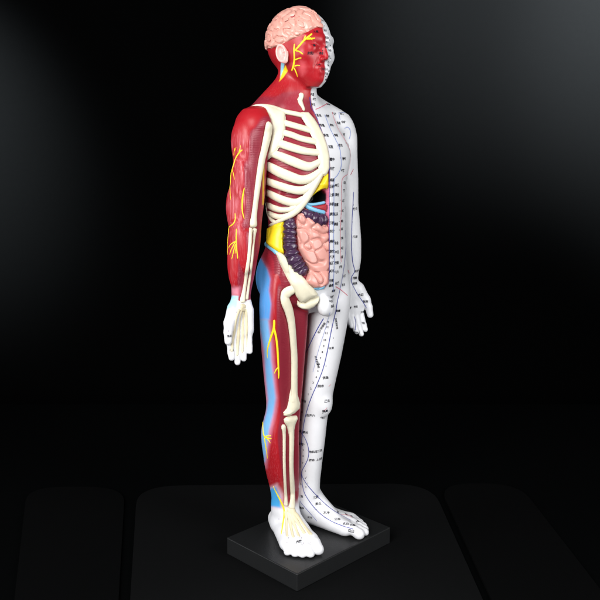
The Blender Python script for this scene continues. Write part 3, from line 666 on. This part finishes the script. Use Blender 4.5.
relief('body_fat', [(268.2, 228.2), (276, 223.4), (284.4, 219.6), (285.2, 226), (284, 236), (283.6, 246), (284, 254), (278.5, 252.4), (270, 246.4), (267.2, 243.8), (267.6, 236)], M_YEL, TG, .0075, 4, label='yellow fat at the waist')
HOLE[0] = 0.0
relief('body_fat', [(325.9, 172.5), (327.6, 174), (327.6, 189), (323, 188.6), (317.5, 191.4), (313, 195), (309.8, 198.6), (314, 190.5), (320.4, 182)], M_YEL, TG, .0062, 3, label='yellow fat under the breastbone')
bone('blood_vessel', [(305.4, 203.4, 1.3), (311, 204.4, 1.5), (318, 203.8, 1.5), (327, 201.8, 1.5)], M_BLUE, TG, .9, root, .003, label='thin pale blue vessel under the breastbone', lift=.001)
bone('blood_vessel', [(303.4, 203.5, 1.6), (307, 206.6, 2.2), (313, 209.4, 2.2), (320, 211.6, 2.1), (327, 213.2, 2.1)], M_BLUE, TG, .9, root, .003, label='thick pale blue vessel above the purple colon', lift=.001)
relief('liver_edge', [(310, 206.4), (318, 205.4), (327.2, 203.6), (327.4, 211.6), (320, 210), (314, 208)], mat('liver_paint', srgb(160, 44, 52), .35, .5, None, .06), TG, .004, 2)
relief('bladder', [(312.5, 286), (318, 287.6), (324.2, 283.8), (325, 285.5), (323.5, 289), (317.5, 290.3), (313, 289)], M_BLUE, TG, .004, 2)

HOLE[0] = 1.0
# --- brain
bw = waves(.0175, 30, 5)
BB, _ = trace(np.array([(324, 27.5), (321, 28), (313, 28.9), (305, 33), (298.7, 36.6), (290.7, 39.8), (285, 43), (279, 46), (272, 48.5), (268, 48.5)]), ('head',))
BB = BB[np.argsort(BB[:, 1])]
def brain_grid(ax):
    X, Y, Z = np.meshgrid(*ax, indexing='ij'); p = np.stack([X.ravel(), Y.ravel(), Z.ravel()], 1)
    d = evalp(p, ('head',)) - .0044
    img = toimg(p); v = bw(p); g = np.clip(np.abs(v) * 1.05, 0, 1); d = d + .0042 * (1 - np.sin(g * math.pi / 2)**.8)
    # lower edge: rises from behind the ear to the forehead
    lim = np.interp(p[:, 1], BB[:, 1], BB[:, 2])
    d = smax(d, lim - p[:, 2], .004); d = smax(d, p[:, 0] + .0006, .002); d = smax(d, -(evalp(p, ('head',)) + .006), .001)
    return d.reshape(X.shape).astype(np.float32)
bv, bq = surface_nets(brain_grid, (-.063, -.068, .918), (.004, .074, 1.008), .0011)
brain = obj('brain', mesh_np('brain', bv + UP, bq), M_BRAIN, root)
M_CAP = mat('brain_vessel_paint', srgb(150, 40, 52), .4, .4)
cap = MB()
for path in ([(304.6, 15, .4), (307, 17.5, .45), (309, 17, .35)], [(306, 14.6, .35), (306.6, 18.2, .4)], [(307, 17.5, .35), (308.6, 18.6, .3)], [(291, 18, .35), (293.6, 17.4, .4), (295, 16.2, .3)], [(293, 17.2, .35), (292.6, 19.4, .3)],
             [(275.6, 20.5, .3), (276.8, 23, .4)], [(282.5, 13.4, .3), (284.5, 14.2, .35)], [(288.6, 27, .35), (290.4, 28.6, .3)]):
    s = smooth_path(path, .5); p, n = trace(s[:, :2], ('head',)); V_, Fs = tube_rows(p + n * .0024, n, s[:, 2] * PXM, .0006, .002, 6); cap.add(V_ + UP, Fs)
obj('capillaries', cap.mesh('capillaries'), M_CAP, brain)
# --- ear
def ear_grid(ax):
    X, Y, Z = np.meshgrid(*ax, indexing='ij'); p = np.stack([X.ravel(), Y.ravel(), Z.ravel()], 1)
    c, s_ = math.cos(.30), math.sin(.30); y0, z0 = p[:, 1] - EC[1], p[:, 2] - EC[2]; yy = c * y0 - s_ * z0; zz = s_ * y0 + c * z0; xx = p[:, 0] - EC[0] + .25 * yy; xx, yy, zz = xx / .82, yy / .82, zz / .82
    e = ell((0, 0, 0), (.0050, .0120, .0195))[0](xx, yy + .0015 * (zz < 0), zz)
    r = np.sqrt((yy / .0120)**2 + (zz / .0195)**2)
    e = smin(e, np.sqrt(((r - .86) * .014)**2 + (xx + .0042)**2) - .0026, .002)
    e = smax(e, -(ell((-.0060, .0005, .002), (.0062, .0074, .0124))[0](xx, yy, zz)), .0015)
    e = smin(e, ell((-.0030, -.0005, .0010), (.0020, .0022, .0105))[0](xx, yy + .003, zz), .003)
    e = smax(e, -ell((-.006, -.0058, -.0035), (.005, .0034, .0042))[0](xx, yy, zz), .002)
    e = smin(e, ell((0, -.002, -.0170), (.0042, .0062, .0062))[0](xx, yy, zz), .004)
    return e.reshape(X.shape).astype(np.float32)
ep, en = trace(np.array([(283.6, 53.5)]), ('head',)); EC = ep[0] + np.array([-.0025, 0, 0])
ev, eq = surface_nets(ear_grid, EC - np.array([.018, .03, .034]), EC + np.array([.012, .03, .034]), .0009)
obj('ear', mesh_np('ear', ev + UP, eq), M_EAR, root)

# --- nerves: one branching cord per place
def nerve(paths, groups, label, lift=0.0):
    mb = MB()
    for ctrl in paths: bone('', [(x, y, q * 1.22) for x, y, q in ctrl], None, groups, .65, None, .001, 2, mb=mb, ns=8, lift=lift)
    obj('nerve', mb.mesh('nerve'), M_NERVE, root, label)
nerve([[(291.6, 71.4, .7), (293.6, 65, .8), (294.4, 58, .8), (294.0, 50, .7), (294.4, 43.6, .5)], [(294.6, 51, .7), (299, 46, .8), (303.4, 41, .8), (307, 38, .8), (312.4, 33.4, .6)], [(303.6, 40.6, .6), (305.6, 35.4, .5)],
       [(306, 39, .7), (311, 38.8, .7), (315.4, 38, .5)], [(309.5, 37, .5), (312.6, 40.2, .5)], [(295.4, 50.8, .6), (299, 51.4, .5), (303.2, 54.4, .45)], [(294.6, 60.4, .6), (298, 58.6, .5), (301.6, 58, .4)],
       [(294, 66.4, .6), (297.6, 65.4, .5), (300.4, 65.8, .4)], [(293.8, 67.6, .6), (296, 72, .55), (297.8, 77.4, .4)]], ('head',), 'yellow branching nerve on the red cheek')
nerve([[(242.4, 149.6, .45), (238.4, 153.6, .6), (235.4, 158.6, .6), (233.8, 164, .6), (232.4, 168.6, .55), (230.4, 176, .55), (229.9, 186, .5), (230.4, 200, .35)], [(238.6, 153.4, .4), (240.2, 147.4, .3)], [(239.6, 152.2, .35), (240.4, 145, .25)], [(233.6, 156, .4), (234.6, 148, .3)], [(234.0, 152, .3), (236.2, 147, .3)],
       [(232, 168.6, .45), (233.4, 174, .4), (234.4, 180, .3)]], ('arm_r',), 'thin yellow nerve down the outer shoulder')
nerve([[(244.4, 187.6, .35), (243.4, 193, .6), (242.4, 200, .65), (242.4, 211, .5), (244.4, 219.2, .3)]], ('arm_r',), 'short yellow nerve on the front of the upper arm')
nerve([[(235.0, 213, .35), (235.2, 219, .5), (233.2, 224, .55), (229.2, 227, .55), (227.4, 234, .45), (226.4, 242, .4), (226.2, 255, .35)], [(236.4, 228.6, .4), (236, 238, .55), (236.0, 241, .5), (231, 244, .45), (228, 248.6, .35)],
       [(236.0, 240, .5), (236.8, 250, .5), (237.8, 259, .35)], [(235.4, 242, .4), (231.4, 249, .4), (229.4, 255, .3)], [(235.6, 244, .4), (233.4, 252, .4), (231.6, 259.4, .3)], [(236.2, 246, .4), (235, 254, .3)]], ('arm_r',), 'yellow nerve fanning over the forearm')
nerve([[(274.2, 319.8, .9), (273.8, 328, 1.0), (270.6, 338, .9), (267.6, 349, .7), (267.2, 358.6, .35)], [(273.8, 327.4, .9), (276.2, 338, .9), (277.6, 350, .9), (278.4, 366, .75), (278.8, 373, .7), (278.6, 379, .45)], [(278.4, 367.4, .6), (276, 370, .5), (274.2, 374, .35)]], ('leg_r',), 'yellow forked nerve on the blue thigh')
nerve([[(262.9, 421.5, .6), (263.0, 430, .7), (264.4, 436.6, .9), (268, 438.4, .7), (271.6, 438.6, .4)], [(264.8, 436.8, .7), (268.4, 435.8, .5), (271.2, 435.8, .35)], [(266, 437.8, .5), (269, 440.8, .45), (270.4, 443.4, .35)], [(264.4, 438, .7), (266, 448, .6), (267.6, 459, .35)]], ('leg_r',), 'yellow nerve branching behind the knee')
nerve([[(273.0, 486, .4), (276.4, 493, .6), (280.4, 500.6, .7), (283.6, 508, .7), (284.2, 514, .7), (282.8, 524, .65), (281.2, 534.5, .35)]], ('leg_r', 'foot_r'), 'yellow nerve crossing the ankle to the foot')

HOLE[0] = CARVE[0] = 0.0
# --- meridian lines, dots and lettering on the white half
def ribbon(mb, ctrl, hw, groups, lift=.0005):
    s = smooth_path(ctrl, 1.2); p, n = trace(s[:, :2], groups)
    T_ = np.gradient(p, axis=0); S = np.cross(T_, n); S /= np.linalg.norm(S, axis=1, keepdims=True) + 1e-9
    V_ = np.concatenate([p + n * lift - S * hw, p + n * (lift + .0003), p + n * lift + S * hw]); m = len(p)
    mb.add(V_ + UP, [[i, i + 1, m + i + 1, m + i] for i in range(m - 1)] + [[m + i, m + i + 1, 2 * m + i + 1, 2 * m + i] for i in range(m - 1)])
WT, WA, WL = ('torso', 'head'), ('arm_l', 'hand_l'), ('leg_l', 'foot_l', 'torso')
def lines(name, mat_, specs, label=None):
    mb = MB()
    for ctrl, hw, g in specs: ribbon(mb, ctrl, hw, g)
    obj(name, mb.mesh(name), mat_, root, label)
lines('meridian_line', M_INKB, [
    ([(309.6, 97), (311, 107), (315.6, 115), (319, 124.7), (323.2, 136), (326.8, 146), (328.8, 156.7), (329.4, 169), (329.2, 200), (329.2, 240), (329.2, 270), (329, 280)], .00065, ('torso',)),
    ([(346.6, 230), (345, 257), (343, 272.7), (340.6, 286), (336.8, 303), (338, 296), (336.4, 310), (332, 327), (326.7, 354), (323, 370), (316.7, 385), (310.4, 400), (305.4, 416.7), (302.6, 431.7), (300.6, 453), (300, 468)][:4] + [(337.6, 300), (335.6, 312), (332, 327), (326.7, 354), (322.6, 370), (316.7, 385), (310.4, 400), (305.4, 416.7), (302.8, 431.7), (300.6, 453), (300.2, 468)], .00065, WL),
    ([(299.8, 431), (305, 438), (308.6, 449), (307.8, 459), (302.4, 470), (301.4, 474)], .0006, WL),
    ([(301.6, 474), (303.6, 479), (309, 487), (319, 498), (330, 508), (341, 515), (351, 520.4)], .0006, WL),
    ([(301.4, 474), (302.4, 484), (305, 494), (313, 506), (322, 515), (332, 521.4), (343, 526), (353, 529)], .0006, WL),
    ([(298.6, 499), (303, 505), (307.4, 510), (317, 521)], .0005, WL),
    ([(353.6, 192), (353.3, 199), (352.2, 216), (351.6, 240), (351.6, 248), (352.7, 262), (354.6, 271), (351.6, 277), (351.8, 283), (356.6, 292.6), (362, 300.5), (366.6, 308)], .0006, WA),
    ([(323.6, 318.4), (318, 328), (312, 340), (306, 353)], .0008, WL), ([(354.4, 316.5), (355.6, 322), (355.4, 330)], .0005, WA)], 'dark blue meridian lines')
lines('meridian_line', M_INKL, [
    ([(324.7, 114.7), (330, 128.7), (335.2, 139), (339.6, 149), (341, 160), (340.7, 168), (337.4, 175), (334, 180.5), (333.8, 200), (333.6, 240), (334, 262), (333.4, 283), (333, 292)], .0006, ('torso',)),
    ([(338.6, 112.5), (345, 112.8)], .0004, ('torso', 'arm_l')), ([(338.6, 112.5), (340, 120)], .0004, ('torso',)),
    ([(344.4, 128.6), (347, 127), (349.6, 129.2), (350.4, 134), (349, 139)], .0005, ('torso', 'arm_l')),
    ([(330, 312), (325, 330), (318, 352), (313, 372)], .0003, WL)], 'pale blue meridian lines')
lines('meridian_line', M_INKR, [
    ([(332, 112), (334.4, 120), (338.7, 130), (345.3, 141), (350.6, 152), (353.6, 163), (352.6, 169), (348, 174), (342, 180), (341.4, 200), (340.2, 240), (341, 262)], .0005, ('torso',)),
    ([(315.4, 109.5), (321, 107), (327.4, 103.6)], .0006, ('torso',)), ([(335.6, 286.5), (341, 290), (347.4, 295.5)], .0006, WL),
    ([(350.6, 174.8), (353.4, 169.2)], .0005, ('torso', 'arm_l')), ([(346, 273.4), (348, 270), (348.8, 272.6), (350, 273)], .0004, ('torso', 'arm_l')),
    ([(341, 514.5), (347, 515), (352, 517.5)], .0004, WL), ([(324.4, 410.6), (327, 407.6)], .0004, WL), ([(328.6, 386.5), (330.6, 384.5)], .0004, WL)], 'red meridian lines')

glyphs = {}
def glyph(s):
    if s not in glyphs:
        cu = bpy.data.curves.new('lettering', 'FONT'); cu.body = s; cu.size = 1; cu.offset = .022; cu.resolution_u = 1; cu.align_x = 'CENTER'
        o = bpy.data.objects.new('lettering', cu); C.objects.link(o); dg = bpy.context.evaluated_depsgraph_get()
        e = o.evaluated_get(dg); m = e.to_mesh(); v = np.array([q.co[:2] for q in m.vertices]); f = [list(q.vertices) for q in m.polygons]
        e.to_mesh_clear(); bpy.data.objects.remove(o); bpy.data.curves.remove(cu)
        v[:, 1] -= (v[:, 1].max() + v[:, 1].min()) / 2; v[:, 0] -= (v[:, 0].max() + v[:, 0].min()) / 2; glyphs[s] = (v, f)
    return glyphs[s]
def lettering(items, name, mat_, label=None):
    """items: text, x, y, em in metres, turn in degrees, group"""
    by = {}
    for it in items: by.setdefault(it[5], []).append(it)
    mb = MB()
    for g, L_ in by.items():
        c, n = trace(np.array([(i[1], i[2]) for i in L_]), g); VV, FF, k = [], [], 0
        for i, p, nn in zip(L_, c, n):
            u = np.array([0, 0, 1.]) - nn * nn[2]; u /= np.linalg.norm(u); r = np.cross(u, nn)
            v, f = glyph(i[0]); a = math.radians(i[4]); x = v[:, 0] * math.cos(a) - v[:, 1] * math.sin(a); y = v[:, 0] * math.sin(a) + v[:, 1] * math.cos(a)
            VV.append(p + (r * x[:, None] + u * y[:, None]) * i[3]); FF += [[q + k for q in fc] for fc in f]; k += len(v)
        V_ = snap(np.concatenate(VV), g, 3); V_ = V_ + grad(V_, g) * .0006
        mb.add(V_ + UP, FF)
    obj(name, mb.mesh(name), mat_, root, label)
E_ = .0065
T1, A1, L1 = ('torso',), ('arm_l', 'hand_l'), ('leg_l', 'foot_l', 'torso')
items = []
def col_(names, pts, g, em=E_, turn=0):
    for s, (x, y) in zip(names, pts): items.append((s, x, y, em, turn, g))
col_(['璇玑', '华盖', '紫宫', '玉堂', '膻中', '中庭', '鸠尾', '巨阙', '上脘', '中脘', '建里', '下脘', '水分', '神阙', '阴交', '气海', '石门', '关元', '中极', '曲骨'],
     [(318.9, 115.4), (322, 125.3), (326, 135.3), (330.4, 146.7), (332, 159.3), (332.2, 168.5), (332, 180), (332, 186.4), (332, 194.8), (332, 204), (332, 214), (332, 223), (332, 231), (332, 241.3), (332.2, 251.3), (332.2, 257), (332, 263), (331.8, 270.8), (331.4, 280.4), (331.2, 285.4)], T1)
col_(['横骨', '大赫', '气冲', '会阴'], [(333.4, 290.8), (331.6, 296.7), (331, 301.4), (332.5, 306)], L1, .0056)
col_(['俞府', '彧中', '神藏', '灵墟', '神封', '步廊', '幽门', '通谷', '阴都', '石关', '商曲', '肓俞', '中注', '四满', '气穴'],
     [(327.6, 116), (331.6, 125.3), (336.2, 135.3), (340.4, 145.5), (344, 158.7), (342.6, 170.6), (336.8, 185.3), (337, 194.7), (336.4, 204.7), (336, 214), (336, 224), (336.4, 243), (336.8, 252), (336.6, 262.7), (336.4, 272)], T1)
col_(['归来'], [(337, 283)], T1)
col_(['气户', '库房', '屋翳', '膺窗', '乳根'], [(334.2, 114), (338.4, 123), (344, 134.7), (348.6, 144.8), (352.4, 155)], T1, .0058)
col_(['承满', '梁门', '关门', '太乙', '滑肉', '天枢', '外陵', '大巨', '水道', '府舍'], [(344.4, 182.7), (344, 190.7), (343.2, 200.7), (342.7, 210.7), (341.9, 221), (341.9, 229), (341.9, 238.2), (341.9, 248), (341.6, 257), (340.7, 266.7)], T1, .0058)
col_(['冲门', '髀关'], [(344.2, 276), (343.4, 284.7)], L1, .0056)
col_(['期门', '日月', '章门', '带脉'], [(349.6, 178.7), (347.6, 189), (346.4, 208), (345.8, 236)], T1, .0050)
col_(['云门', '中府'], [(341.4, 113.6), (343.4, 122)], ('torso', 'arm_l'), .0054)
col_(['天突'], [(313.2, 104.6)], T1, .0054); col_(['人迎'], [(312.2, 94.4)], ('torso', 'head'), .0054); col_(['水突'], [(314.2, 99)], T1, .0050)
col_(['缺盆'], [(328.2, 104.4)], T1, .0048)
col_(['侠白', '尺泽', '孔最', '列缺', '经渠', '太渊', '鱼际'], [(355.2, 208.7), (355.2, 236.7), (356.8, 271), (355, 278), (355, 283.4), (360.6, 294.7), (365.4, 301.4)], A1, .0060)
col_(['劳宫', '少商', '少府'], [(355.6, 306.8), (362.6, 312), (349.6, 308)], A1, .0054); col_(['中冲', '少冲', '商阳'], [(356, 332.4), (348.6, 326), (362.6, 323)], A1, .0048)
col_(['阴廉', '五里'], [(338, 310.8), (331.4, 348)], L1, .0052)
col_(['足厥阴肝经'], [(336.4, 323.6)], L1, .0046, -78)
col_(['足少阴肾经'], [(321.6, 328)], L1, .0050, 58); col_(['足太阴脾经'], [(317.2, 362)], L1, .0050, -74)
col_(['伏兔', '阴市', '梁丘', '犊鼻', '鹤顶'], [(325.6, 377.6), (320.8, 386), (327.2, 400.8), (325.2, 411), (323, 417.6)], L1, .0062)
col_(['血海穴', '膝关', '阴谷'], [(310.6, 415.4), (305.4, 432.4), (304.0, 401)], L1, .0060); col_(['地机', '漏谷', '足三里', '上巨虚'], [(311.8, 451.8), (311.8, 460), (318.8, 451), (319.6, 459)], L1, .0058)
col_(['三阴', '商丘', '太冲', '公孙', '太白', '大都', '隐白'], [(315.8, 497.2), (318.4, 503.6), (326.4, 512.6), (337.4, 519.2), (345.6, 523.6), (352.6, 525), (351.2, 530.8)], L1, .0064)
col_(['中封', '行间', '大敦', '内庭'], [(338, 512.2), (352, 516.6), (357.6, 521.4), (346, 514)], L1, .0056)
col_(['筑宾', '交信', '复溜', '照海', '然谷', '水泉'], [(300.8, 444), (299.4, 483.4), (300.6, 496), (301.8, 508), (310.2, 517.2), (299.6, 430.6)], L1, .0056)
lettering(items, 'acupoint_lettering', M_INKK)
# measuring scale down the inner thigh and shin
sc = []
for i, (x, y) in enumerate([(328, 322), (327.4, 327), (326.4, 333), (325, 340), (323.8, 346), (322.4, 352), (320.6, 358), (319.4, 364), (318, 371), (316.2, 377), (313.2, 382.6), (311, 388.4), (308.4, 394.2)]):
    sc.append((str(13 - i), x, y, .0056, 0, L1))
for i, (x, y) in enumerate([(302.4, 412), (300.8, 420), (303.6, 444), (303.4, 450), (303.2, 456), (302.8, 463), (305.4, 478), (306, 487)]): sc.append((str(12 - i), x, y, .0050, 0, L1))
lettering(sc, 'measuring_scale', M_INKK)
# face and right-half marks
fm = [('头维', 325.2, 30.6, .0050), ('阳白', 326.6, 37.6, .0044), ('攒竹', 327.0, 42.4, .0040), ('睛明', 326.6, 47.2, .0040), ('四白', 329.4, 50.4, .0042), ('巨髎', 329.6, 56.6, .0040), ('地仓', 328.6, 65.6, .0044), ('承浆', 326.4, 73.6, .0044), ('颊车', 328.8, 71.0, .0040), ('大迎', 326.2, 79.6, .0048), ('五处', 322.6, 20.6, .0040)]
lettering([(s, x, y, e, 0, ('head',)) for s, x, y, e in fm], 'face_lettering', M_INKK)
lettering([('上星', 315.6, 31.6, .0054, 0, ('head',)), ('太阳', 310.2, 53, .0058, 0, ('head',)), ('迎香', 321.4, 53.4, .0046, 0, ('head',)), ('口禾', 318.6, 64.6, .004, 0, ('head',)),
           ('内庭', 299.2, 541.4, .0062, 0, ('foot_r',)), ('鱼际', 229.6, 336, .0046, 0, ('hand_r',)), ('合谷', 231.6, 350, .0044, 0, ('hand_r',))], 'red_side_lettering', M_INKK)
def dots(pts, r, name, mat_, label=None):
    by = {}; mb = MB(); ang = np.linspace(0, 2 * math.pi, 9)[:-1]
    for x, y, g in pts: by.setdefault(g, []).append((x, y))
    for g, L_ in by.items():
        p, n = trace(np.array(L_), g)
        for q, nn in zip(p, n):
            u = np.cross(nn, [.3, .2, .93]); u /= np.linalg.norm(u); v = np.cross(nn, u)
            ring = q + nn * .0004 + (u * np.cos(ang)[:, None] + v * np.sin(ang)[:, None]) * r
            mb.add(np.concatenate([ring, [q + nn * .0009]]) + UP, [[i, (i + 1) % 8, 8] for i in range(8)])
    obj(name, mb.mesh(name), mat_, root, label)
FR, HD = ('foot_r', 'leg_r'), ('head',)
dots([(279, 519, FR), (285, 516.6, FR), (288.5, 538, FR), (301.5, 538, FR), (287, 543, FR), (295, 543.2, FR), (303.6, 543.2, FR), (311, 543, FR), (284, 533, FR), (236.5, 312, ('hand_r',)), (228.6, 331, ('hand_r',)), (231.4, 346, ('hand_r',))], .0008, 'acupoint_dots', mat('purple_ink', srgb(96, 44, 104), .5, .2))
dots([(314.2, 45.3, HD)], .0024, 'eye_mark', M_INKK)
dots([(330.2, 45.6, HD)], .0016, 'eye_mark', M_INKK)
dots([(312.0, 44.6, HD), (322.6, 50.8, HD), (309.6, 38.4, HD)] + [(x, y, HD) for x, y in ((324.6, 26), (328, 33), (329.6, 40), (326.2, 60.6), (328.4, 61.6), (330.6, 58.4), (327.2, 69), (325.4, 76.4))]
     + [(x + dx, y, T1) for (x, y) in ((334.4, 186), (334.2, 195), (334, 205), (334, 214.6), (334, 224.4), (340, 200), (339.8, 211), (339.6, 221.4), (339.4, 230)) for dx in (0,)]
     + [(329.6, y - 1.5, T1) for y in (171, 182.6, 189, 197.6, 206.6, 216.6, 225.6, 233.6, 243.8, 254, 259.4, 265.4, 273.2)] + [(341.6, y, T1) for y in (186, 194, 204, 214, 224, 241, 251)]
     + [(x, y, L1) for x, y in ((302.2, 404), (301.4, 412), (300.6, 420), (305.6, 471), (306.4, 477), (307.8, 483))]
     + [(x, y, L1) for x, y in ((336.6, 310), (332.2, 327), (328.2, 348), (322, 372), (318.6, 381), (316.6, 386), (310.6, 400), (305.8, 416), (302.8, 432), (308.6, 450), (307.8, 459), (313.6, 492.5), (318.8, 498.6), (326, 505), (335, 511.6), (316.4, 509.6), (325, 517.6), (335, 523.2), (343, 526.2), (324.6, 402), (322.8, 413), (316.6, 452.6), (317, 460.6), (333.4, 338), (326, 366))]
     + [(x, y, A1) for x, y in ((353.4, 205), (352.2, 222), (351.6, 237), (351.6, 250), (352.6, 261), (354.4, 271), (351.6, 278), (352, 283), (356.8, 293), (362, 300.6))]
     + [(x, y, T1) for x, y in ((325, 116), (329.2, 126), (333.4, 136), (337.8, 146), (340.6, 158), (340.6, 169), (332, 113), (336.4, 124), (341.6, 135), (346, 143), (333.6, 232), (333.6, 247), (333.8, 257), (333.8, 267), (340.4, 263), (346.4, 196), (346.2, 222), (346.4, 249))]
     + [(306.4, 364, L1), (302.6, 392, L1)], .0009, 'acupoint_dots', M_INKK)
CARVE[0] = 1.0
dots([(308.2, 243.4, T1), (308.4, 246, T1)], .0007, 'acupoint_dots', M_INKK)
